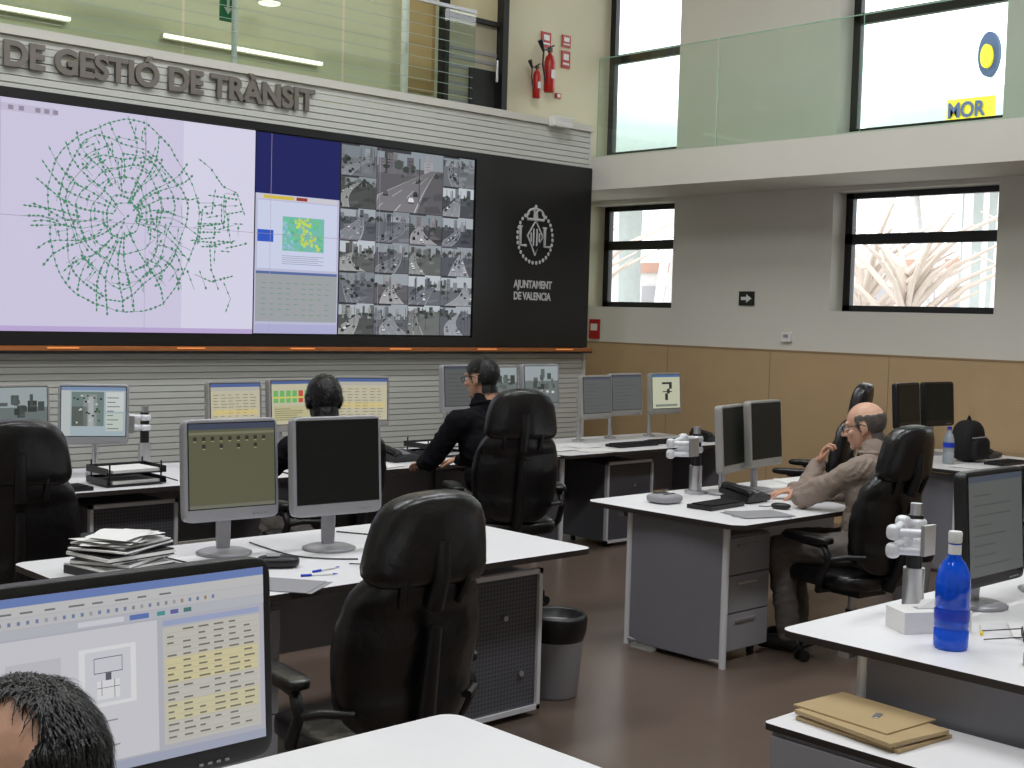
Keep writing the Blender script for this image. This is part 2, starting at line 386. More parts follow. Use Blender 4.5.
for sgn in(-1,1): arc(sgn*.045,.14,.05,.07,0,180,.009)
arc(0,.14,.02,.08,0,180,.006); arc(0,.15,.09,.07,10,170,.008); b.sup(cyp(0,.235),(.016,.008,.016),CREST,1)
for sgn in(-1,1):
    b.tube([cyp(sgn*.135-.03,.07),cyp(sgn*.135-.03,-.08),cyp(sgn*.135+.035,-.08)],.014,CREST,6)
    b.tube([cyp(sgn*.135-.05,.07),cyp(sgn*.135-.01,.07)],.008,CREST,6)
    for t in range(14):
        a=rad(-84+t*11.5); x=sgn*.195*math.cos(a); z=.205*math.sin(a)-.01
        b.sup(cyp(x,z),(.016,.004,.018),CREST,1,nu=8,nv=6)
b.obj('emblem',parent=cr)
text('AJUNTAMENT','lettering_1',.095,Matrix.Translation((7.9,8.458,1.965))@FACE_NEGY,CREST,cr,sx=.78,off=.03)
text('DE VALENCIA','lettering_2',.095,Matrix.Translation((7.9,8.458,1.86))@FACE_NEGY,CREST,cr,sx=.78,off=.03)
ls=empty('raised_lettering_sign')
t1=text('GESTIÓ DE TRÀNSIT','t',.235,FACE_NEGY,LETTER,ls,.012); bpy.context.view_layer.update(); wd=t1.dimensions.x
bpy.data.objects.remove(t1); sx=2.14/wd
t2=text('CENTRE DE GESTIÓ DE TRÀNSIT','letters',.225,Matrix.Translation((5.76,8.475,3.24))@FACE_NEGY,LETTER,ls,.014,'RIGHT',sx=sx,off=.035)
# mezzanine (front)
b=MB()
for k in range(8):
    x1=7.5-k*1.4; b.add([(x1-1.38,8.6,3.5),(x1,8.6,3.5),(x1,8.6,4.3),(x1-1.38,8.6,4.3)],[(0,1,2,3)],GLASSG)
b.bx(-3.9,7.5,8.59,8.62,4.3,4.33,ALU)
for k in range(8): b.bx(-3.9,7.5,8.625,8.630,3.58+k*.09,3.584+k*.09,POST)
b.obj('glass_balustrade')
b=MB(); b.cyl((7.12,9.1,3.3),(7.12,9.1,6.6),.035,m=WHITEP); b.cyl((7.12,9.1,3.3),(7.12,9.1,3.32),.07,m=WHITEP); b.obj('steel_column')
b=MB()
b.bx(7.66,7.71,9.2,9.297,3.31,5.5,WF); b.bx(8.35,8.42,9.18,9.297,3.31,5.5,WF); b.bx(7.66,8.42,9.2,9.297,5.42,5.5,WF); b.bx(7.66,8.42,9.22,9.297,4.42,4.46,WF)
b.bx(7.71,8.35,9.27,9.28,3.31,4.42,mat('frosted_panel',(176,170,146),.4)); b.bx(7.71,8.35,9.27,9.28,4.46,5.42,mat('lit_interior',(206,196,160),.6))
for k in range(9): b.bx(7.71,8.35,9.262,9.268,3.5+k*.08,3.53+k*.08,GREYM)
b.bx(8.0,8.35,9.24,9.255,3.31,4.0,BLACKP); b.cyl((8.3,9.2,3.9),(8.3,9.2,4.1),.012,m=ALU)
b.obj('door_1')
b=MB()
b.bx(7.25,7.6,9.27,9.297,3.7,4.6,mat('door_wood',(176,140,92),.5)); b.bx(7.29,7.56,9.265,9.27,3.8,4.5,mat('wood_inner',(196,164,116),.5)); b.obj('wooden_panel')
GLOW=mat('warm_glow',(255,250,225),emit=1.6)
for i,(xa,xb,z) in enumerate(((2.6,4.15,3.77),(4.9,6.35,3.78),(2.6,3.6,3.98))):  # emissive bars added on the back wall as bright strips
    b=MB(); b.bx(xa,xb,9.22,9.25,z-.012,z+.012,GLOW); b.bx(xa,xb,9.25,9.297,z-.02,z+.02,WHITEP); b.obj('bright_strip')
b=MB(); b.cyl((5.68,9.0,4.13),(5.68,9.0,4.2),.1,.09,WHITEP,20); b.cyl((5.68,9.0,4.12),(5.68,9.0,4.13),.085,m=GLOW,n=20); b.cyl((5.68,9.0,4.2),(5.68,9.0,6.6),.006,m=WHITEP); b.obj('pendant_lamp')
b=MB(); b.bx(5.1,5.22,8.75,8.77,3.86,4.12,GREENS); b.bx(5.12,5.2,8.745,8.75,4.04,4.06,WHITEP); b.bx(5.15,5.17,8.745,8.75,3.95,4.04,WHITEP)
b.add([(5.125,8.745,3.96),(5.195,8.745,3.96),(5.16,8.745,3.91)],[(0,1,2)],WHITEP); b.cyl((5.16,8.76,4.12),(5.16,8.76,6.6),.008,m=WHITEP); b.obj('exit_sign')
b=MB(); b.cyl((5.16,8.65,3.3),(5.16,8.65,4.35),.022,m=POST); b.obj('balustrade_post')
def extinguisher(x,y,z,s=1):
    b=MB(); b.lathe([(.0,0),(.055,.0),(.064,.02),(.064,.34),(.05,.40),(.022,.43),(.02,.46)],RED)
    b.box((0,0,.48),(.05,.03,.05),BLACK); b.tube([(0,0,.51),(.06,0,.54)],.01,BLACK); b.tube([(-.02,0,.48),(-.12,-.02,.46),(-.14,-.03,.3),(-.09,-.03,.1)],.011,BLACK); b.cyl((-.13,-.03,.44),(-.19,-.03,.56),.016,.035,BLACK)
    b.box((0,-.062,.2),(.06,.006,.1),WHITEP); b.box((0,.06,.3),(.06,.05,.03),GREYM); o=b.obj('fire_extinguisher',(x,y,z)); o.scale=(s,s,s)
extinguisher(9.0,9.21,3.9,.85); extinguisher(8.83,9.21,3.82,.62)
def sign(x,z,w,h,c,name='fire_sign'):
    b=MB(); b.box((x,9.292,z),(w,.01,h),c); b.box((x,9.285,z+h*.15),(w*.6,.004,h*.35),WHITEP); b.box((x,9.285,z-h*.25),(w*.7,.004,h*.12),WHITEP); b.obj(name)
sign(9.02,4.42,.13,.15,RED); sign(9.3,4.45,.12,.12,RED); sign(9.3,4.27,.12,.17,RED)
b=MB(); b.box((9.2,9.285,3.9),(.07,.02,.05),RED); b.box((9.2,9.272,3.9),(.04,.004,.03),WHITEP); b.obj('alarm_call_point')
b=MB(); b.box((8.4,8.425,3.47),(.24,.08,.09),WHITEP); b.box((8.4,8.38,3.44),(.2,.01,.04),PAPER); b.obj('emergency_light',bevel=.01)
b=MB(); b.box((9.742,7.3,1.93),(.01,.17,.13),mat('sign_black',(28,34,26))); 
b.add([(9.735,7.36,1.945),(9.735,7.30,1.945),(9.735,7.30,1.97),(9.735,7.24,1.93),(9.735,7.30,1.89),(9.735,7.30,1.915),(9.735,7.36,1.915)],[(0,1,2,3,4,5,6)],WHITEP); b.obj('exit_sign')
b=MB(); b.box((9.735,6.84,1.59),(.03,.1,.08),WHITEP); b.box((9.718,6.84,1.6),(.004,.05,.03),GREYM); b.obj('thermostat')
b=MB(); b.box((9.74,9.2,1.6),(.015,.14,.2),RED); b.box((9.73,9.2,1.62),(.004,.09,.07),WHITEP); b.obj('fire_sign')
# ------------------------------------------------------------------ outside
OUT=mat('pavilion_grey',(186,192,190),.8); OUT2=mat('pavilion_white',(226,222,220),.8)
def pav(x,y,z,rr):
    b=MB(); b.lathe([(.5,-z),(.5,-1.0),(rr*.9,-.9),(rr,-.7),(rr,.0),(rr*.97,.15),(rr*.6,.5),(.1,.9)],OUT,n=48)
    for k in range(10):
        a=2*math.pi*k/10; b.tube([(rr*.9*math.cos(a),rr*.9*math.sin(a),-.9),(rr*.5*math.cos(a),rr*.5*math.sin(a),-z)],.12,OUT2)
    return b.obj('pavilion_canopy',(x,y,z))
pav(27,13.9,6.1,2.6); pav(27,24.5,6.6,3.0)
b=MB(); YEL=mat('yellow_sign',(236,212,40),.6); BLU=mat('blue_sign',(60,74,110),.6)
b.box((23.3,12.4,5.85),(.08,.95,.42),YEL); b.cyl((23.4,12.4,0),(23.4,12.4,5.64),.08,m=OUT2)
sg=b.obj('shop_sign')
text('MOR','letters',.4,Matrix.Translation((23.22,12.84,5.71))@Matrix.Rotation(rad(-90),4,'Z')@FACE_NEGY,BLU,sg,off=.03,sx=.85)
b=MB(); S_=Matrix.Translation((0,12.1,6.85))@Matrix.Diagonal((1,.5,1,1))
b.cyl((23.3,0,0),(23.4,0,0),.42,m=BLU,n=32,M=S_); b.cyl((23.2,0,-.05),(23.3,0,-.05),.22,m=YEL,n=32,M=S_); b.cyl((23.5,12.1,0),(23.5,12.1,6.5),.05,m=OUT2); b.obj('round_logo_sign')
TW=mat('tree_bark_pale',(196,182,172),.9)
rn=random.Random(5)
for (tx,ty) in((18,11.2),(19,14.0),(18,17.5),(20,8.6),(17.5,10.2)):
    b=MB(); b.tube([(0,0,0),(.1,0,1.5),(0,.1,2.6)],[.16,.13,.1],TW)
    for k in range(24):
        a=rn.uniform(0,6.28); z=rn.uniform(1.4,2.6); l=rn.uniform(.8,1.8); b.tube([(0,0,z),(l*.5*math.cos(a),l*.5*math.sin(a),z+l*.5),(l*math.cos(a),l*math.sin(a),z+l*.75)],[.06,.04,.015],TW,6)
    b.obj('street_tree',(tx,ty,0))
simple('ground_outside',10.06,60,-20,60,-.15,-.05,mat('pale_paving',(190,188,182)))
b=MB()
for k in range(12):
    b.box((30,4+k*2.4,1.6),(.3,2.2,3.0),OUT2); b.box((29.8,4+k*2.4,2.2),(.1,1.2,1.0),mat('far_pane%d'%k,(170,166,170)))
b.bx(29.7,30.3,3,32,3.1,3.4,mat('brick_line',(196,150,132))); b.obj('low_building')
# ------------------------------------------------------------------ desks
def desk(name,X0,X1,Y0,Y1,cab=None,ped=None,left=True,right=True,rearpanel=True,poly=None):
    W,D=X1-X0,Y1-Y0; b=MB()
    b.prism(poly or rrect(0,W,0,D,.05),.716,.74,DESKT,EDGE)
    def endp(x):
        P=[];N=10
        for k in range(N+1):
            t=k/N; P.append((x-.03*math.sin(math.pi*t),.15+(D-.4)*t))
        Q=[(a+.02,c) for a,c in reversed(P)]
        b.prism(P+Q,.03,.7,GREY,GREY)
        for t in(0,N): b.cyl((P[t][0]+.002,P[t][1],.0),(P[t][0]+.002,P[t][1],.716),.018,m=POST,n=12)
        b.cyl((P[N][0],P[N][1],.03),(P[0][0],P[0][1],.03),.012,m=ALU,n=8)
    if left: endp(.1)
    if right: endp(W-.12)
    b.bx(.12,W-.12,D-.3,D-.28,.3,.7,GREYM) if rearpanel else None
    b.bx(.1,W-.1,.34,.38,.67,.716,ALU); b.bx(.1,W-.1,D-.2,D-.16,.67,.716,ALU)
    if cab is not None:
        x=cab; b.bx(x,x+.5,.2,D-.32,.04,.62,GREYD)
        for (a,c,e,f_) in((x-.01,x+.01,.03,.64),(x+.49,x+.51,.03,.64)): b.bx(a,c,.17,.2,e,f_,POST)
        b.bx(x-.01,x+.51,.17,.2,.03,.05,POST); b.bx(x-.01,x+.51,.17,.2,.62,.64,POST); b.bx(x+.01,x+.49,.185,.198,.05,.62,GREYD)
        b.cyl((x+.3,.178,.45),(x+.3,.17,.45),.012,m=ALU); b.cyl((x+.4,.178,.2),(x+.4,.17,.2),.012,m=ALU)
        for a in(.05,.45):
            for c in(.25,D-.38): b.cyl((x+a,c,0),(x+a,c,.04),.02,m=BLACK)
    if ped is not None:
        x=ped; b.bx(x,x+.4,.22,D-.35,.05,.64,GREYM)
        for k in range(3): b.bx(x+.005,x+.395,.2,.22,.06+k*.193,.245+k*.193,GREYM); b.bx(x+.12,x+.28,.192,.2,.2+k*.193,.212+k*.193,ALU)
        for a in(.05,.35):
            for c in(.27,D-.4): b.cyl((x+a,c,0),(x+a,c,.05),.02,m=BLACK)
    return b.obj(name,(X0,Y0,0))
desk('desk',1.95,4.03,3.77,4.8,cab=1.44,ped=.25,right=False)
pb=[(2.06,.98),(2.01,1.03),(.05,1.03),(0,.98),(0,.05),(.05,0),(.92,0)]+[(.92+.2*math.sin(rad(a)),.2-.2*math.cos(rad(a))) for a in(20,45,65)]+[(1.2,.36),(1.4,.45),(1.7,.5),(2.0,.5),(2.06,.55)]
desk('desk',5.04,7.1,3.77,4.8,ped=.14,poly=pb,right=False)
desk('desk',1.9,4.3,6.4,7.35,cab=1.2)
desk('desk',4.34,6.5,6.4,7.35,ped=1.5)
desk('desk',6.54,8.6,6.4,7.35,cab=.62)
desk('desk',8.3,9.66,4.3,5.3,ped=.8)
desk('desk',3.46,5.5,1.35,2.42,ped=1.2)
desk('desk',-.1,2.07,1.55,2.4)
b=MB(); b.prism(rrect(0,.38,0,.72,.02),.53,.55,DESKT,EDGE); b.bx(.02,.36,.02,.7,.04,.53,GREYM)
for k in range(2): b.bx(.0,.02,.03,.69,.06+k*.235,.28+k*.235,GREYM)
for a in(.06,.32):
    for c in(.08,.64): b.cyl((a,c,0),(a,c,.04),.02,m=BLACK)
b.obj('drawer_pedestal',(3.13,1.51,0))
# ------------------------------------------------------------------ monitors
def screen(b,M,w,h,kind,seed):
    rn=random.Random(seed)
    def q(u0,v0,u1,v1,c,l=0):
        V=[(-w/2+uu*w,-.0006*l,-h/2+vv*h) for uu,vv in((u0,v0),(u1,v0),(u1,v1),(u0,v1))]
        b.add(V,[(0,1,2,3)],DISP,M=M,col=s2l(c))
    if kind=='dark':
        q(0,0,1,1,(13,15,12))
        for k in range(9): 
            if rn.random()<.6: q(.05,.08+k*.1,.05+rn.uniform(.2,.7),.086+k*.1,(22,28,26),1)
    elif kind=='dim':
        q(0,0,1,1,(92,92,72)); q(0,.93,1,1,(66,72,90),1); q(0,.0,1,.04,(110,110,98),1)
        for j in range(2):
            for i in range(9):
                if j==0 or i%2: q(.05+i*.1,.8-.09*j,.09+i*.1,.845-.09*j,(48,50,42),1); q(.055+i*.1,.785-.09*j,.085+i*.1,.795-.09*j,(156,154,116),1)
        q(.0,.87,1,.9,(118,118,96),1)
    elif kind=='table':
        q(0,0,1,1,(190,184,160)); q(0,.92,1,1,(80,100,150),1); q(0,.84,1,.91,(176,174,166),1)
        for j in range(11):
            for i in range(6): q(.05+i*.15,.06+j*.068,.05+i*.15+rn.uniform(.05,.13),.075+j*.068,(130,120,100),1)
        q(.05,.3,.95,.42,(206,190,134),1)
    elif kind=='cam':
        q(0,0,1,1,(160,176,182)); q(0,.93,1,1,(120,140,170),1); q(.0,.0,.14,.93,(180,186,186),1)
        q(.16,.2,.66,.9,(110,126,122),1); q(.16,.2,.4,.6,(88,94,88),2); q(.34,.2,.55,.85,(136,142,142),2); q(.42,.2,.5,.8,(166,170,170),3)
        for k in range(24): u0_=rn.uniform(.18,.6); v0_=rn.uniform(.24,.82); q(u0_,v0_,u0_+.035,v0_+.035,rn.choice([(40,44,46),(190,194,196),(60,84,60)]),4)
        q(.69,.5,.97,.9,(196,202,200),1); q(.69,.1,.96,.46,(186,196,186),1)
        for k in range(8): q(.71,.14+k*.09,.71+rn.uniform(.08,.22),.16+k*.09,(110,120,126),2)
    elif kind=='graph':
        q(0,0,1,1,(190,186,160)); q(0,.93,1,1,(80,100,150),1)
        for i in range(7): q(.04+i*.135,.5,.14+i*.135,.78,(110,176,100) if i!=4 else (190,80,64),1); q(.04+i*.135,.6,.14+i*.135,.64,(206,200,90) ,2)
        q(.04,.08,.96,.42,(186,180,140),1)
        for k in range(6): q(.06,.1+k*.05,.06+rn.uniform(.3,.8),.114+k*.05,(120,110,90),2)
    elif kind=='video':
        q(0,0,1,1,(104,114,112)); q(0,.6,1,1,(150,160,162),1)
        for k in range(16):
            u0_=rn.uniform(0,.85); v0_=rn.uniform(.35,.7); c=rn.randint(50,110); q(u0_,v0_,u0_+rn.uniform(.05,.15),v0_+rn.uniform(.05,.25),(c,c+6,c+4),2)
        q(.2,0,.9,.35,(110,112,116),2)
        for k in range(6): u0_=rn.uniform(.2,.8); v0_=rn.uniform(.05,.3); q(u0_,v0_,u0_+.08,v0_+.06,rn.choice([(30,30,34),(200,200,200)]),3)
    elif kind=='seven':
        q(0,0,1,1,(186,188,164)); q(0,.93,1,1,(80,110,150),1); q(.34,.72,.7,.78,(40,42,44),2); q(.6,.58,.7,.72,(40,42,44),2); q(.52,.44,.62,.58,(40,42,44),2); q(.45,.24,.55,.44,(40,42,44),2); q(.36,.48,.7,.51,(40,42,44),2); q(.1,.05,.9,.12,(120,130,120),1)
    elif kind=='gray':
        q(0,0,1,1,(88,91,90)) 
        for j in range(8): q(.08,.1+j*.1,.08+rn.uniform(.3,.8),.115+j*.1,(74,77,76),1)
        q(0,.94,1,1,(70,76,88),1)
    elif kind=='app':
        q(0,0,1,1,(172,172,182)); q(0,.955,1,1,(104,124,176),1); q(0,.9,1,.953,(186,186,186),1); q(0,.84,1,.897,(184,184,186),1)
        for k in range(26): q(.04+k*.03,.858,.050+k*.03,.878,rn.choice([(130,130,138),(110,124,156),(150,128,110),(150,150,156)]),2)
        for k in range(8): q(.03+k*.08,.915,.03+k*.08+rn.uniform(.03,.055),.925,(110,110,116),2)
        q(0,.79,1,.835,(176,178,186),1)
        q(.48,.8,.55,.828,(90,114,170),2); q(.3,.8,.46,.828,(200,200,206),2)
        for k in range(3): q(.58+k*.05,.802,.61+k*.05,.826,[(80,140,140),(96,96,150),(80,116,116)][k],2)
        q(.0,.06,.58,.78,(196,196,202),1)
        q(.06,.42,.24,.66,(184,184,190),2); q(.3,.36,.5,.68,(214,214,216),2); q(.32,.38,.48,.66,(196,198,204),3)
        q(.35,.54,.45,.544,(80,80,90),4); q(.35,.62,.45,.624,(80,80,90),4); q(.35,.54,.352,.624,(80,80,90),4); q(.448,.54,.45,.624,(80,80,90),4)
        q(.36,.4,.44,.50,(212,212,214),4); q(.375,.42,.377,.5,(80,80,90),5); q(.42,.4,.422,.5,(80,80,90),5); q(.36,.46,.44,.463,(80,80,90),5); q(.39,.5,.41,.54,(90,90,100),5)
        for k in range(5): q(.06,.14+k*.045,.06+rn.uniform(.15,.4),.148+k*.045,(140,140,150),2)
        q(.6,.74,.98,.77,(150,160,190),2); q(.6,.08,.98,.73,(186,184,176),2)
        for j in range(18):
            q(.61,.1+j*.035,.97,.1015+j*.035,(160,158,150),3)
            for i in range(6):
                if rn.random()<.85: q(.615+i*.06,.11+j*.035,.635+i*.06+rn.uniform(0,.025),.12+j*.035,(116,112,102),3)
        q(.61,.415,.97,.56,(200,191,152),2.5); q(.61,.205,.97,.31,(196,189,156),2.5)
        q(0,0,1,.05,(156,162,180),1); q(.01,.008,.09,.042,(90,136,100),2)
def monitor(x,y,rz,top,w=.38,h=.34,fr=BEIGEF,kind='table',stand='arm',dz=.74,chin=.03,seed=0,bz=.018):
    b=MB(); zc=top-h/2-dz
    T=Matrix.Translation((0,0,zc))@Matrix.Rotation(rad(-4),4,'X')
    b.sup((0,.012,0),(w/2,.024,h/2),fr,.13,M=T,nu=48,nv=24)
    b.box((0,-.0085,chin/2-0.0),(w-2*bz+.008,.008,h-2*bz-chin+.008),BLACK,M=T)
    screen(b,T@Matrix.Translation((0,-.0135,chin/2)),w-2*bz,h-2*bz-chin,kind,seed)
    b.sup((0,.04,-.02),(w*.3,.02,h*.3),fr,.4,M=T)
    for k in range(4): b.box((w*.22+k*.018,-.014,-h/2+chin/2+.004),(.008,.004,.004),GREYM,M=T)
    if stand=='foot':
        b.lathe([(.0,0),(.105,0),(.11,.008),(.09,.016),(.03,.022)],SILVER,(0,.05,0),32)
        b.sup((0,.06,zc*.5),(.03,.012,zc*.5),SILVER,.4); b.box((0,.05,zc),(.09,.03,.09),SILVER)
    else:
        b.cyl((0,.16,0),(0,.16,.015),.05,m=ALU); b.cyl((0,.16,0),(0,.16,zc+.04),.017,m=ALU); b.box((0,.05,zc),(.1,.02,.1),BLACK)
        b.tube([(0,.16,zc),(.05,.12,zc),(0,.06,zc)],.016,ALU); b.cyl((0,.16,zc-.04),(0,.16,zc+.03),.026,m=ALU)
    return b.obj('computer_monitor',(x,y,dz),rz)
R1=[(2.86,7.0,0,1.27,'video'),(3.27,6.92,-rad(28),1.27,'cam'),(4.22,7.0,0,1.27,'table'),(4.65,7.0,0,1.28,'graph'),(5.17,6.98,-rad(18),1.29,'table'),
    (6.06,7.0,rad(2),1.36,'gray'),(6.46,7.05,0,1.35,'video'),(6.84,7.0,0,1.36,'video'),(7.40,6.95,rad(6),1.27,'gray'),(7.80,7.0,0,1.28,'gray'),(8.26,6.98,0,1.28,'seven')]
for i,(x,y,a,t,k) in enumerate(R1):
    monitor(x,y,a,t,fr=SILVER if i in(1,5,7) else BEIGEF,kind=k,seed=i)
monitor(2.69,4.48,rad(-4),1.283,.405,.40,SILVER,'dim','foot',chin=.035,seed=20)
monitor(3.09,4.33,-rad(4),1.29,.415,.40,SILVER,'dark','foot',chin=.035,seed=21)
monitor(5.93,4.5,rad(16),1.25,.38,.38,BEIGEF,'dark','foot',seed=22)
monitor(6.2,4.48,rad(8),1.27,.38,.38,BEIGEF,'dark','foot',seed=23)
monitor(8.75,5.05,rad(5),1.3,.38,.34,BLACK,'dark','foot',seed=24)
monitor(9.2,5.05,rad(-5),1.3,.38,.34,BLACK,'dark','foot',seed=25)
monitor(4.33,2.15,0,1.23,.42,.4,BLACK,'gray','foot',seed=26,chin=.02)
monitor(4.80,2.1,rad(8),1.23,.42,.4,BLACK,'gray','foot',seed=27,chin=.02)
monitor(1.085,2.13,0,1.245,.57,.385,BLACK,'app','foot',seed=28,chin=.02,bz=.02)
def armstand(x,y,dz,sx=1):
    b=MB(); b.cyl((0,0,0),(0,0,.02),.06,m=ALU); b.cyl((0,0,0),(0,0,.34),.026,m=BLACK); b.cyl((0,0,.02),(0,0,.16),.036,m=ALU); b.cyl((0,0,.32),(0,0,.38),.02,m=ALU)
    for z in(.31,.25):
        b.tube([(0,0,z),(-.12*sx,.0,z+.01),(-.25*sx,-.02,z-.01)],.015,POST,10); b.tube([(-.25*sx,-.02,z-.01),(-.16*sx,-.1,z-.01)],.014,POST,10)
        b.sup((-.12*sx,.0,z+.01),(.024,.024,.026),POST,.7); b.sup((-.25*sx,-.02,z-.01),(.022,.022,.026),POST,.7); b.sup((0,0,z),(.034,.034,.022),POST,.7)
    b.box((-.16*sx,-.11,.28),(.07,.015,.1),ALU)
    return b.obj('monitor_arm_stand',(x,y,dz))
armstand(5.78,4.64,.74,1); armstand(4.02,2.27,.74,.7); armstand(8.45,5.12,.74); armstand(3.7,7.15,.74)
# ------------------------------------------------------------------ chairs
def chair(x,y,rz,dz=0,head=True,hw=.2):
    b=MB()
    for k in range(5):
        a=rad(72*k+20); c,s_=math.cos(a),math.sin(a)
        b.tube([(.03*c,.03*s_,.13),(.16*c,.16*s_,.105),(.29*c,.29*s_,.075)],[.026,.021,.015],BLACK,8)
        b.cyl((.29*c,.29*s_,.085),(.29*c,.29*s_,.04),.01,m=BLACK,n=8)
        for sg_ in(-1,1):
            p=Vector((.29*c-s_*.016*sg_,.29*s_+c*.016*sg_,.028)); q=p+Vector((-s_,c,0))*.016*sg_; b.cyl(p,q,.028,m=BLACK,n=14)
    b.cyl((0,0,.08),(0,0,.25),.03,m=BLACK); b.cyl((0,0,.25),(0,0,.42+dz),.018,m=ALU)
    b.box((0,0,.415+dz),(.22,.26,.05),BLACK)
    M0=Matrix.Translation((0,0,dz))
    b.sup((0,.04,.475),(.26,.26,.05),LEATHER,.45,M=M0,fn=lambda X,Y,Z:(X*(1-.08*(Y/.26)),Y,Z-.35*max(0,Y-.12)**1.5+.12*X*X))
    T=M0@Matrix.Translation((0,-.21,.5))@Matrix.Rotation(rad(9),4,'X')
    def bend(X,Y,Z):
        cr_=.012*math.exp(-((Z-.12)/.03)**2)+.012*math.exp(-((Z+.1)/.03)**2)
        return (X*(1-.2*max(0,Z/.26)**2-.1*max(0,-Z/.26)**2),(Y-math.copysign(cr_,Y))+.9*X*X-.3*Z*Z+.02,Z)
    b.sup((0,0,.29),(.25,.055,.27),LEATHER,.5,M=T,fn=bend,nu=40,nv=36)
    if head:
        b.sup((0,-.02,.655),(hw,.055,.14),LEATHER,.5,M=T,fn=lambda X,Y,Z:(X*(1-.14*(Z/.15)),Y+1.2*X*X,Z-.8*X*X))
        b.tube([(0,-.05,.45),(0,-.07,.55),(0,-.055,.66)],[.03,.026,.03],BLACK,8,M=T)
        for sx_ in(-.1,.1): b.tube([(sx_,-.03,.45),(sx_*1.1,-.05,.53),(sx_,-.03,.6)],.012,BLACK,8,M=T)
    b.tube([(0,.12,-.07),(0,-.03,-.04),(0,-.075,.1),(0,-.07,.4)],[.03,.032,.03,.02],BLACK,8,M=T)
    for s_ in(-1,1):
        b.tube([(s_*.16,.02,.42),(s_*.27,.0,.43),(s_*.31,-.04,.5),(s_*.315,-.1,.6),(s_*.31,-.06,.665),(s_*.305,.1,.675)],.019,BLACK,10,M=M0)
        b.tube([(s_*.31,-.1,.6),(s_*.27,-.17,.62),(s_*.2,-.23,.62)],.014,BLACK,8,M=M0)
        b.sup((s_*.305,.05,.69),(.045,.15,.022),LEATHER,.5,M=M0)
    return b.obj('office_chair',(x,y,0),rz)
chair(2.47,3.24,rad(-6),dz=-.08)
chair(2.36,5.72,rad(-22),dz=-.06)
chair(5.14,5.52,rad(-28),dz=.03)
chair(5.87,3.66,rad(-6),dz=-.05,hw=.18)
chair(7.52,5.05,rad(25),dz=.05,hw=.17)
chair(4.0,5.72,rad(5),dz=.02,head=False)
chair(7.98,3.5,rad(15),dz=-.14)
# ------------------------------------------------------------------ people
def _uvs(c,rd,R=None,n=20,m_=12):
    V=[];Fc=[]
    for i in range(m_+1):
        ph=-math.pi/2+math.pi*i/m_
        for j in range(n):
            th=2*math.pi*j/n; p=Vector((rd[0]*math.cos(ph)*math.cos(th),rd[1]*math.cos(ph)*math.sin(th),rd[2]*math.sin(ph)))
            if R is not None: p=R@p
            V.append(tuple(Vector(c)+p))
    for i in range(m_):
        for j in range(n):
            j2=(j+1)%n; Fc.append((i*n+j,i*n+j2,(i+1)*n+j2,(i+1)*n+j))
    return V,Fc
class Body:
    def __init__(s): s.b=MB()
    def ell(s,c,rd,R=None): V,Fc=_uvs(c,rd,R); s.b.add(V,Fc,SKIN)
    def cap(s,p,q,r1,r2):
        p,q=Vector(p),Vector(q); d=(q-p); L=d.length; d.normalize(); P=[];Rr=[]
        for k in range(5): a=rad(-90+k*22.5*.98+1.5); P.append(p+d*r1*math.sin(a)); Rr.append(r1*math.cos(a))
        for k in range(1,4): P.append(p+d*L*k/4); Rr.append(r1+(r2-r1)*k/4)
        for k in range(5): a=rad(k*22.1); P.append(q+d*r2*math.sin(a)); Rr.append(max(r2*math.cos(a),.0005))
        s.b.tube(P,Rr,SKIN,14)
    def chain(s,P,R):
        for i in range(len(P)-1): s.cap(P[i],P[i+1],R[i],R[i+1])
    def make(s,name,parent,voxel,sm,mats,fn,M=None,disp=None):
        o=s.b.obj(name)
        rm=o.modifiers.new('r','REMESH'); rm.mode='VOXEL'; rm.voxel_size=voxel; rm.use_smooth_shade=True
        sm_=o.modifiers.new('s','SMOOTH'); sm_.factor=.5; sm_.iterations=sm
        bpy.context.view_layer.update()
        dg=bpy.context.evaluated_depsgraph_get(); me=bpy.data.meshes.new_from_object(o.evaluated_get(dg))
        o.modifiers.clear(); o.data=me; me.materials.clear()
        for m in mats: me.materials.append(m)
        if disp:
            nn=[v.normal.copy() for v in me.vertices]
            for v,k in zip(me.vertices,nn): v.co=v.co+k*disp(v.co)
        for p in me.polygons: p.material_index=fn(p.center); p.use_smooth=True
        if M is not None: me.transform(M)
        me.update(); o.parent=parent; return o
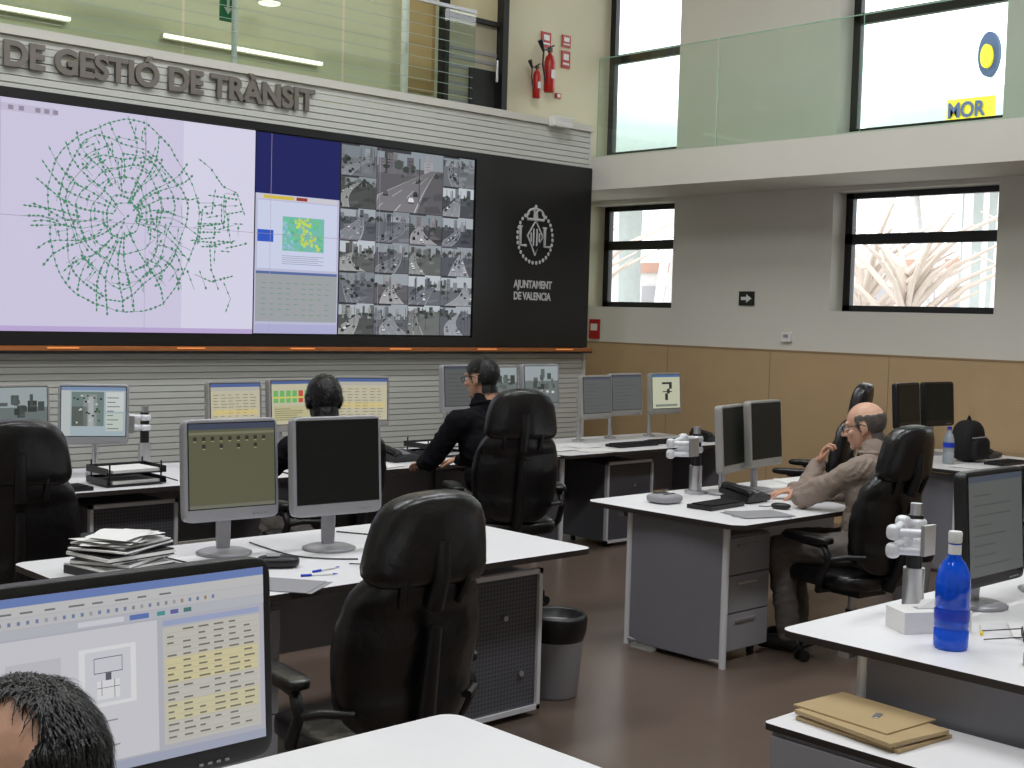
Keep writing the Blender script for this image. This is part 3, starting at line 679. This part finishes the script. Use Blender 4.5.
def headobj(parent,M,hair,kind,glasses=True,strands=2500,slen=.03):
    B=Body()
    B.ell((0,-.014,.028),(.077,.096,.09)); B.ell((0,.024,-.035),(.060,.066,.078)); B.ell((0,.066,-.092),(.026,.02,.018))
    B.cap((0,.084,.012),(0,.108,-.026),.008,.012); B.ell((-.012,.095,-.03),(.008,.01,.008)); B.ell((.012,.095,-.03),(.008,.01,.008))
    B.cap((-.036,.074,.026),(.036,.074,.026),.012,.012); B.cap((-.02,.084,-.058),(.02,.084,-.058),.007,.007)
    B.ell((-.042,.06,-.025),(.02,.02,.02)); B.ell((.042,.06,-.025),(.02,.02,.02))
    for s_ in(-1,1): B.ell((s_*.08,-.008,-.004),(.008,.02,.032),Matrix.Rotation(rad(-15),3,'X')); B.ell((s_*.078,-.002,-.03),(.007,.01,.012))
    B.cap((0,-.03,-.06),(0,-.05,-.18),.056,.062)
    def line(y):
        return -.085 if y<-.04 else (-.085+(y+.04)/.07*.095 if y<.03 else (.01+(y-.03)/.045*.075))
    def hr(p):
        x,y,z=p
        if kind=='full': return (y<.03 and z>-.12) or z>.01+(y-.03)*1.4 if y<.08 else False
        if abs(x)>.0785 and z<.03 and y>-.04: return False
        ok=z>line(y) and not(z<-.02 and y>-.035)
        if kind=='bald': ok=ok and z<.055+.012*noise.noise(p*40) and y<.03
        if kind=='spot':
            d=(Vector((x+.06,(y+.06)*.9,(z-.07)*.8))).length; ok=ok and d>.046+.014*noise.noise(p*30)
        return ok
    th={'short':.006,'bald':.003,'spot':.006,'full':.014}[kind]
    def fn(p):
        if hr(p): return 1
        if abs(p.z+.058)<.007 and abs(p.x)<.024 and p.y>.08: return 2
        return 0
    o=B.make('head',parent,.0045,6,[SKIN if kind in('short','full') else SKINP,hair,LIP],fn,None,lambda p:(th*(.8+.4*noise.noise(p*35)) if hr(p) else 0))
    rn=random.Random(9); me=o.data; cand=[v for v in me.vertices if hr(v.co)]
    hb=MB(); crown=Vector((0,-.05,.12))
    for k in range(strands):
        v=rn.choice(cand); n_=v.normal; p=v.co+Vector((rn.uniform(-.002,.002),rn.uniform(-.002,.002),0))-n_*.002
        d=(p-crown)+Vector((rn.uniform(-.03,.03),rn.uniform(-.03,.03),rn.uniform(-.02,.02))); d=d-n_*d.dot(n_)
        if d.length<1e-4: continue
        d.normalize(); L=slen*rn.uniform(.6,1.2); sd=d.cross(n_)*.0011
        pts=[p,p+d*L*.35+n_*.006,p+d*L*.7+n_*.0065,p+d*L+n_*.004-Vector((0,0,.002))]
        V=[];
        for i,q in enumerate(pts): w_=1-.25*i; V+=[q-sd*w_,q+sd*w_]
        hb.add(V,[(0,1,3,2),(2,3,5,4),(4,5,7,6)],hair,True)
    ho=hb.obj('hair'); ho.data.transform(M); ho.parent=parent
    o.data.transform(M)
    e=MB()
    for s_ in(-1,1):
        V,Fc=_uvs((s_*.031,.0755,.004),(.012,.012,.0105)); e.add(V,Fc,EYEW,True); V,Fc=_uvs((s_*.031,.0845,.004),(.005,.004,.005)); e.add(V,Fc,EYED,True)
    me=e.obj('eyes'); me.data.transform(M); me.parent=parent
    if glasses:
        g=MB()
        for s_ in(-1,1):
            g.tube([(s_*(.034+.026*math.cos(2*math.pi*k/16)),.106-.012*abs(math.cos(2*math.pi*k/16)*.5+.5),.002+.018*math.sin(2*math.pi*k/16)) for k in range(16)],.0018,BLACK,6,closed=True)
            g.tube([(s_*.06,.098,.008),(s_*.078,.085,.01),(s_*.086,.0,.014),(s_*.086,-.02,.004)],.0022,BLACK,6)
        g.tube([(-.008,.106,.006),(.008,.106,.006)],.0018,BLACK,6)
        go=g.obj('glasses'); go.data.transform(M); go.parent=parent
def handobj(parent,name,wrist,d,nrm,side,curl=.5):
    d=Vector(d).normalized(); nrm=(Vector(nrm)-d*Vector(nrm).dot(d)).normalized(); sd=d.cross(nrm)*side; w=Vector(wrist); B=Body()
    R=Matrix((sd,d,nrm)).transposed()
    B.cap(w-d*.04,w+d*.02,.026,.027); B.ell(w+d*.05,(.040,.05,.016),R)
    L=[.066,.078,.073,.058]
    for i in range(4):
        off=(-.030+.02*i); p=w+d*(.082+(.006 if i in(1,2) else 0))+sd*off; t=d.copy()+sd*(off*2.2); t.normalize(); P=[p-t*.02,p]; a=0
        for k,fr in enumerate((.45,.32,.23)):
            a+=curl*(.6 if k==0 else 1.); v=t*math.cos(a)+nrm*math.sin(a); p=p+v*L[i]*fr; P.append(p)
        B.chain(P,[.009,.0088,.0082,.0076,.0068])
    p=w+d*.02-sd*.026; v=(d*.6-sd*.75+nrm*.35).normalized(); p1=p+v*.04; v2=(d*.85-sd*.3+nrm*.45).normalized(); p2=p1+v2*.03; p3=p2+(v2*.8+d*.3).normalized()*.024
    B.chain([p,p1,p2,p3],[.014,.0115,.010,.008])
    return B.make(name,parent,.0032,4,[SKIN],lambda q:0)
def person(name,pel,chest,neck,shl,shr,ell,elr,wrl,wrr,knl,knr,anl,anr,top,bottom,hands,thick=1.):
    root=empty(name,(0,0,0))
    pel,chest,neck=Vector(pel),Vector(chest),Vector(neck); B=Body()
    ax=(Vector(shr)-Vector(shl)).normalized(); up=(neck-pel).normalized(); fw=up.cross(ax).normalized()
    R=Matrix((ax,fw,ax.cross(fw))).transposed()
    B.ell(pel,(.185*thick,.15*thick,.13),R); w=pel.lerp(chest,.45); B.ell(w,(.175*thick,.145*thick,.16),R); B.ell(chest,(.185*thick,.135*thick,.18),R)
    B.ell(chest.lerp(neck,.5),(.18,.105,.1),R); B.cap(neck-up*.04,neck+up*.015,.075,.07)
    for s_,e_,w_ in((shl,ell,wrl),(shr,elr,wrr)):
        s_=Vector(s_); B.cap(neck-up*.06,s_,.066,.072); B.chain([s_,e_],[.074,.060]); e_=Vector(e_);w_=Vector(w_); B.chain([e_,e_.lerp(w_,.5),w_],[.060,.054,.042])
        B.cap(e_.lerp(w_,.86),w_,.046,.044)
    hips=[pel-ax*.09,pel+ax*.09]
    for h_,k_,a_ in((hips[0],knl,anl),(hips[1],knr,anr)):
        B.chain([h_,k_,a_],[.10,.074,.06])
    def seg(p,a,c):
        a=Vector(a);c=Vector(c);t=max(0,min(1,(p-a).dot(c-a)/(c-a).length_squared)); return (p-(a+(c-a)*t)).length
    def fn(p):
        dl=min(seg(p,hips[0],knl)-.02,seg(p,knl,anl),seg(p,hips[1],knr)-.02,seg(p,knr,anr))
        du=min(seg(p,pel+up*.08,neck)-.08,seg(p,shl,ell),seg(p,ell,wrl),seg(p,shr,elr),seg(p,elr,wrr))
        return 1 if dl<du and p.z<pel.z+.09 else 0
    def dsp(p):
        a=noise.noise(Vector((p.x*8,p.y*8,p.z*18+3*noise.noise(p*5)))); c=noise.noise(Vector((p.x*22+5,p.y*22,p.z*34)))
        return .016*(abs(a)*-1+.25)+.005*c
    B.make('body',root,.009,5,[top,bottom],fn,None,dsp)
    cb=MB(); cb.tube([neck+up*.012+(ax*math.cos(2*math.pi*k/20)*.068+fw*math.sin(2*math.pi*k/20)*.068) for k in range(20)],.012,top,8,closed=True); cb.obj('collar',parent=root)
    for i,(a_,k_) in enumerate(((anl,knl),(anr,knr))):
        a=Vector(a_); f_=(fw*1.0); f_.z=0; f_.normalize(); S=Body()
        S.cap((a.x,a.y,max(.05,a.z-.05)),(a.x+f_.x*.14,a.y+f_.y*.14,.038),.045,.036); S.cap((a.x,a.y,a.z),(a.x,a.y,.06),.042,.042); S.ell((a.x-f_.x*.02,a.y-f_.y*.02,.035),(.04,.045,.034))
        S.make('shoe_%d'%(i+1),root,.008,4,[SHOE],lambda q:0)
    for h in hands: handobj(root,*h)
    return root
def HM(pos,yaw_=0,pitch=0,roll=0,s=1): return Matrix.Translation(pos)@Matrix.Rotation(yaw_,4,'Z')@Matrix.Rotation(pitch,4,'X')@Matrix.Rotation(roll,4,'Y')@Matrix.Diagonal((s,s,s,1))
def typist(name,ox,oy,dz,hairkind,glasses,hy,hs,strands,top=SHIRTB):
    p=person(name,(ox,oy,.6+dz),(ox+.0,oy+.1,.92+dz),(ox+.01,oy+.15,1.165+dz),(ox-.2,oy+.13,1.075+dz),(ox+.2,oy+.15,1.075+dz),(ox-.29,oy+.26,.85),(ox+.28,oy+.3,.85),(ox-.13,oy+.52,.80),(ox+.2,oy+.56,.80),
      (ox-.13,oy+.42,.56),(ox+.13,oy+.42,.56),(ox-.13,oy+.42,.1),(ox+.15,oy+.5,.1),top,JEANS,[('hand_left',(ox-.12,oy+.53,.80),(.2,1,-.2),(0,0,-1),1,.35),('hand_right',(ox+.2,oy+.57,.80),(-.1,1,-.2),(0,0,-1),-1,.35)])
    headobj(p,HM((ox+.03,oy+.19,1.325+dz),rad(hy),rad(-6),0,hs),HAIRB,hairkind,glasses,strands,.014)
typist('seated_man',5.17,5.64,.01,'short',True,16,1.06,2500)
typist('seated_operator',4.06,5.68,-.09,'full',False,-20,1.05,3000)
# man at the right
p=person('seated_man',(5.97,3.62,.56),(5.99,3.63,.84),(6.02,3.66,1.045),(5.84,3.62,.975),(6.2,3.74,.975),(5.82,3.95,.80),(6.24,3.98,.8),(5.92,3.93,.97),(6.1,4.2,.79),
  (5.68,3.98,.54),(5.9,4.06,.54),(5.70,3.92,.1),(5.9,4.0,.1),SWEAT,TROUS,[('hand_left',(5.925,3.925,.975),(.12,-.30,1),(.35,-1,-.1),1,.9),('hand_right',(6.1,4.2,.79),(-.9,.5,-.12),(0,0,-1),-1,.3)],thick=1.08)
headobj(p,HM((6.05,3.74,1.185),rad(24),rad(-12),0,1.06),HAIRG,'bald',True,1800,.012)
# foreground person
p=person('seated_man',(.60,1.18,.52),(.60,1.24,.8),(.60,1.3,1.0),(.41,1.29,.93),(.79,1.29,.93),(.36,1.4,.74),(.86,1.42,.74),(.48,1.62,.79),(.76,1.64,.79),
  (.48,1.58,.52),(.72,1.58,.52),(.48,1.6,.1),(.72,1.6,.1),SHIRTB,JEANS,[('hand_left',(.48,1.63,.785),(.1,1,-.15),(0,0,-1),1,.35),('hand_right',(.76,1.65,.785),(-.1,1,-.15),(0,0,-1),-1,.35)])
headobj(p,HM((.59,1.42,1.17),rad(8),rad(-14),0,1.03),HAIRB,'spot',False,9000,.03)
# ------------------------------------------------------------------ bottles
BLUEG=mat('blue_bottle_glass',(10,96,245),.06,nscale=4); BLUEG.node_tree.nodes['Principled BSDF'].inputs['Transmission Weight'].default_value=.4
b=MB(); b.lathe([(.0,0),(.048,0),(.052,.01),(.052,.06),(.048,.065),(.052,.07),(.052,.12),(.048,.125),(.052,.13),(.052,.2),(.048,.235),(.034,.265),(.021,.28),(.018,.3),(.018,.33)],BLUEG,n=32)
b.lathe([(.0195,0),(.021,.005),(.021,.03),(.019,.035)],WHITEP,(0,0,.325),20); b.lathe([(.0525,0),(.0527,.001),(.0527,.03),(.0525,.031)],LABEL,(0,0,.09),32)
b.lathe([(.0195,0),(.0195,.03)],PAPER,(0,0,.29),20); b.lathe([(.0188,0),(.0188,.014)],mat('gold_band',(200,180,90),.4),(0,0,.275),20); b.obj('water_bottle',(3.69,1.95,.74))
b=MB(); CLR=mat('clear_plastic',(200,212,220),.1); CLR.node_tree.nodes['Principled BSDF'].inputs['Transmission Weight'].default_value=.6
b.lathe([(.0,0),(.036,0),(.04,.01),(.04,.08),(.036,.09),(.04,.1),(.04,.17),(.03,.21),(.015,.235),(.014,.25)],CLR); b.lathe([(.016,0),(.016,.02)],LABEL,(0,0,.248)); b.lathe([(.0405,0),(.0405,.035)],LABEL,(0,0,.12)); b.obj('water_bottle',(8.66,4.66,.74))
# ------------------------------------------------------------------ desk objects
def keyboard(x,y,rz,w=.44):
    b=MB(); b.box((0,0,.012),(w,.15,.02),BLACK)
    for j in range(5):
        for i in range(int((w-.04)/.021)): b.box((-w/2+.03+i*.021,-.055+j*.026,.024),(.017,.02,.008),FABRICB)
    b.obj('keyboard',(x,y,.74),rz)
def mouse(x,y,rz=0):
    b=MB(); b.sup((0,0,.017),(.03,.052,.017),BLACK,.8); b.tube([(0,.05,.012),(.01,.08,.006),(.0,.12,.006)],.0025,BLACK,6); b.obj('computer_mouse',(x,y,.74),rz)
def phone(x,y,rz):
    b=MB(); T=Matrix.Translation((0,0,.012))@Matrix.Rotation(rad(10),4,'X')
    b.box((0,0,.03),(.2,.2,.03),BLACK,M=T); b.box((0,0,.016),(.18,.18,.030),BLACK); b.sup((-.065,.0,.065),(.024,.1,.016),BLACK,.5,M=T); b.sup((-.065,.08,.055),(.026,.026,.02),BLACK,.6,M=T); b.sup((-.065,-.08,.055),(.026,.026,.02),BLACK,.6,M=T)
    for i in range(3):
        for j in range(4): b.box((.0+i*.025,-.05+j*.025,.048),(.018,.015,.006),GREYM,M=T)
    b.box((.03,.07,.048),(.09,.03,.004),GREYM,M=T); b.obj('desk_phone',(x,y,.74),rz)
def papers(x,y,rz,n=3,z=.74,w=.21,h=.297,m=PAPER,name='paper_sheets'):
    b=MB(); rn=random.Random(int(x*100))
    for k in range(n): b.box((rn.uniform(-.02,.02),rn.uniform(-.02,.02),.001+.002*k),(w,h,.0018),m,rn.uniform(-.25,.25))
    b.obj(name,(x,y,z),rz)
def binders(x,y,rz):
    b=MB(); rn=random.Random(4); z=0
    cols=[mat('binder_black',(34,34,38),.5),mat('binder_grey',(96,96,102),.6),BLACK,PAPER,GREYM]
    for k,(t,c) in enumerate(((.03,0),(.006,3),(.02,1),(.005,3),(.024,2),(.008,4),(.012,0),(.006,3))):
        a=rn.uniform(-.25,.25); ox_,oy_=rn.uniform(-.02,.02),rn.uniform(-.02,.02); b.box((ox_,oy_,z+t/2),(.31-.006*k,.24,t*.96),cols[c],a)
        if c in(0,1,2): b.box((ox_,oy_,z+t/2),(.30,.243,t*.5),PAPER,a)
        z+=t
    for k in range(7):
        V=[];n_=6; a=rn.uniform(-.6,.6); ox_,oy_=rn.uniform(-.04,.04),rn.uniform(-.03,.03); ca,sa=math.cos(a),math.sin(a)
        for i in range(n_+1):
            for j in(-1,1):
                xx=-.12+.24*i/n_; yy=j*.09; zz=.005*math.sin(i*.9+k)+.003; V.append((ox_+xx*ca-yy*sa,oy_+xx*sa+yy*ca,z+zz+.004*k))
        b.add(V,[(2*i,2*i+2,2*i+3,2*i+1) for i in range(n_)],PAPER)
    b.obj('document_stack',(x,y,.74),rz)
def tray(x,y,rz):
    b=MB(); 
    for k in range(2):
        z=.01+.06*k; b.box((0,0,z),(.34,.25,.006),BLACK); b.box((-.17,0,z+.015),(.006,.25,.035),BLACK); b.box((.17,0,z+.015),(.006,.25,.035),BLACK); b.box((0,.125,z+.015),(.34,.006,.035),BLACK); b.box((0,0,z+.012),(.28,.22,.016),PAPER,.05)
        for sx_ in(-1,1):
            for sy in(-1,1): b.cyl((sx_*.15,sy*.11,z),(sx_*.15,sy*.11,z+.06),.005,m=BLACK,n=6)
    b.obj('letter_tray',(x,y,.74),rz)
def pen(x,y,rz,m=LABEL):
    b=MB(); b.cyl((-.06,0,.005),(.05,0,.005),.004,m=WHITEP,n=8); b.cyl((.05,0,.005),(.07,0,.005),.004,.001,m,8); b.cyl((-.07,0,.005),(-.03,0,.005),.0048,m=m,n=8); b.obj('ballpoint_pen',(x,y,.74),rz)
def cable(P,z=.744):
    b=MB(); 
    Q=[]; P=[Vector((x,y,z)) for x,y in P]; P=[P[0]]+P+[P[-1]]
    for i in range(1,len(P)-2):
        for k in range(8):
            t=k/8; a,b_,c,d=P[i-1],P[i],P[i+1],P[i+2]
            Q.append(.5*((2*b_)+(c-a)*t+(2*a-5*b_+4*c-d)*t*t+(3*b_-a-3*c+d)*t**3))
    b.tube(Q,.003,BLACK,6); b.obj('cable')
binders(2.22,4.45,rad(20)); keyboard(3.36,4.06,rad(25),.26); mouse(3.02,3.95,rad(30)); papers(3.78,4.45,rad(20),3); papers(2.55,3.9,rad(30),2,m=GREYM,name='magazine'); pen(2.75,3.95,rad(-20)); pen(2.83,4.02,rad(10))
b=MB(); b.sup((0,0,.022),(.05,.08,.022),BLACK,.6); b.box((0,.02,.046),(.06,.05,.003),GREYM); b.obj('handset',(2.72,4.18,.74),rad(60)); 
cable([(2.45,4.65),(2.48,4.4),(2.52,4.2),(2.64,4.12)]); cable([(3.05,4.12),(2.95,4.2),(2.88,4.35),(2.9,4.7)]); cable([(3.4,4.25),(3.5,4.4),(3.4,4.6),(3.35,4.7)]); cable([(2.4,4.2),(2.5,4.3),(2.42,4.5),(2.5,4.7)])
keyboard(5.46,4.24,rad(5),.32); papers(5.42,3.96,rad(60),3,m=GREYM,name='grey_folder'); mouse(5.7,4.0,rad(20)); phone(5.78,4.3,rad(0)); papers(6.45,4.45,rad(10),4); papers(6.75,4.6,rad(-20),3)
b=MB(); b.sup((0,0,.025),(.09,.08,.025),GREYM,.6); b.sup((0,.03,.045),(.05,.03,.012),BLACK,.7); 
for i in range(3): b.box((-.03+.03*i,-.03,.05),(.02,.015,.006),BLACK)
b.obj('conference_phone',(5.35,4.5,.74))
tray(3.32,6.62,0); keyboard(2.85,6.52,0,.4); keyboard(4.65,6.6,0); phone(5.3,6.75,0); tray(5.7,6.85,0); papers(5.0,6.6,.2); papers(5.95,6.6,.5); papers(6.75,6.78,.3,4); papers(7.1,6.85,.1,3); keyboard(7.5,6.65,0); keyboard(8.0,6.7,0); phone(8.4,6.65,0); papers(7.0,6.56,1.3,3); phone(6.33,6.66,.3); papers(3.85,6.6,.3,3); phone(4.13,6.72,0)
b=MB(); b.box((0,0,.04),(.36,.22,.08),BLACK); b.box((0,-.09,.09),(.3,.1,.03),BLACK); b.box((0,-.08,.107),(.25,.1,.004),PAPER); b.obj('printer',(2.4,7.0,.74),bevel=.01)
cable([(3.55,6.6),(3.6,6.8),(3.62,6.75),(3.6,6.55)])
papers(8.6,4.42,.3,4); phone(9.35,4.75,0); keyboard(9.05,4.42,0,.36); papers(9.46,4.45,.1,3)
b=MB(); b.sup((0,0,.152),(.15,.09,.15),FABRICB,.6,fn=lambda X,Y,Z:(X*(1-.3*max(0,Z/.15)),Y,Z)); b.sup((0,-.09,.1),(.11,.04,.08),FABRICB,.5); b.tube([(-.03,0,.29),(0,0,.33),(.03,0,.29)],.009,FABRICB); b.tube([(-.11,-.09,.18),(0,-.135,.19),(.11,-.09,.18)],.005,GREYM); b.obj('backpack',(8.98,4.68,.74))
b=MB(); b.box((0,0,.035),(.24,.12,.07),PAPER); b.box((0,0,.0705),(.1,.03,.002),GREYM)
b.add([(-.05,-.01,.07),(.05,-.01,.07),(.03,.01,.10),(-.02,.015,.095),(.0,.03,.07)],[(0,1,2,3),(1,4,3,2)],PAPER); b.obj('tissue_box',(3.86,2.12,.74),rad(-30),bevel=.004)
papers(4.15,1.8,.4,4); papers(4.25,1.55,-.3,3); keyboard(4.62,1.82,0,.42); pen(3.98,2.0,.5,YEL)
b=MB(); b.box((0,0,.02),(.2,.14,.04),mat('book_cover',(190,182,140))); b.box((.004,0,.02),(.196,.134,.03),PAPER); b.box((.0,.01,.055),(.17,.12,.03),mat('book_cover2',(214,208,190))); b.obj('book_stack',(3.78,1.66,.74),rad(10),bevel=.002)
b=MB()
for s_ in(-1,1): b.tube([(s_*.033+.026*math.cos(2*math.pi*k/14),.0,.02+.016*math.sin(2*math.pi*k/14)) for k in range(14)],.002,BLACK,6,closed=True); b.tube([(s_*.06,0,.025),(s_*.06,.12,.006)],.002,BLACK,6)
b.obj('eyeglasses',(3.96,1.85,.742),rad(30))
b=MB(); b.box((0,0,.006),(.25,.36,.01),KRAFT,.05); b.box((.0,.005,.014),(.23,.34,.008),PAPER,.03); b.box((-.01,.0,.024),(.25,.355,.012),KRAFT,-.02); b.box((.02,.05,.032),(.235,.33,.006),KRAFT,.06); b.box((.02,.0,.0365),(.05,.02,.002),ALU,.4)
b.obj('kraft_folder',(3.33,1.99,.55),rad(-8),bevel=.002)
def bin_(x,y):
    b=MB(); b.lathe([(.0,0),(.1,0),(.105,.01),(.13,.32),(.132,.33)],GREYM,n=28); b.lathe([(.125,.26),(.138,.3),(.142,.36),(.13,.38),(.12,.37),(.11,.3),(.0,.28)],BLACK,n=28); b.obj('waste_bin',(x,y,0))
bin_(4.17,4.12); bin_(7.4,4.2)
# ------------------------------------------------------------------ light
w=bpy.data.worlds.new('world'); scene.world=w; w.use_nodes=True; bg=w.node_tree.nodes['Background']; bg.inputs[0].default_value=(.92,.97,1,1); bg.inputs[1].default_value=3.4
def area(name,loc,rot,sx_,sy,e,col=(1,1,1)):
    l=bpy.data.lights.new(name,'AREA'); l.shape='RECTANGLE'; l.size=sx_; l.size_y=sy; l.energy=e; l.color=col
    o=bpy.data.objects.new(name,l); scene.collection.objects.link(o); o.location=loc; o.rotation_euler=rot; return o
for i,(x,y) in enumerate(((1,1),(1,5.5),(5.5,1),(5.5,5.2))):
    area('ceiling_fill',(x,y,6.5),(0,0,0),3.2,.8,132,(.95,.975,1))  # unseen area lights added overhead to brighten the hall
for (a,c) in((1.55,2.95),(4.92,6.42),(8.2,9.3)):
    for (z0,z1) in((1.83,2.86),(3.36,5.6)):
        o=area('window_portal',(10.04,(a+c)/2,(z0+z1)/2),(0,rad(90),0),z1-z0,c-a,1); o.data.cycles.is_portal=True
area('mezzanine_lamp',(6,9.0,5.6),(0,0,0),4,.3,28,(1,.95,.8))
scene.view_settings.view_transform='Standard'
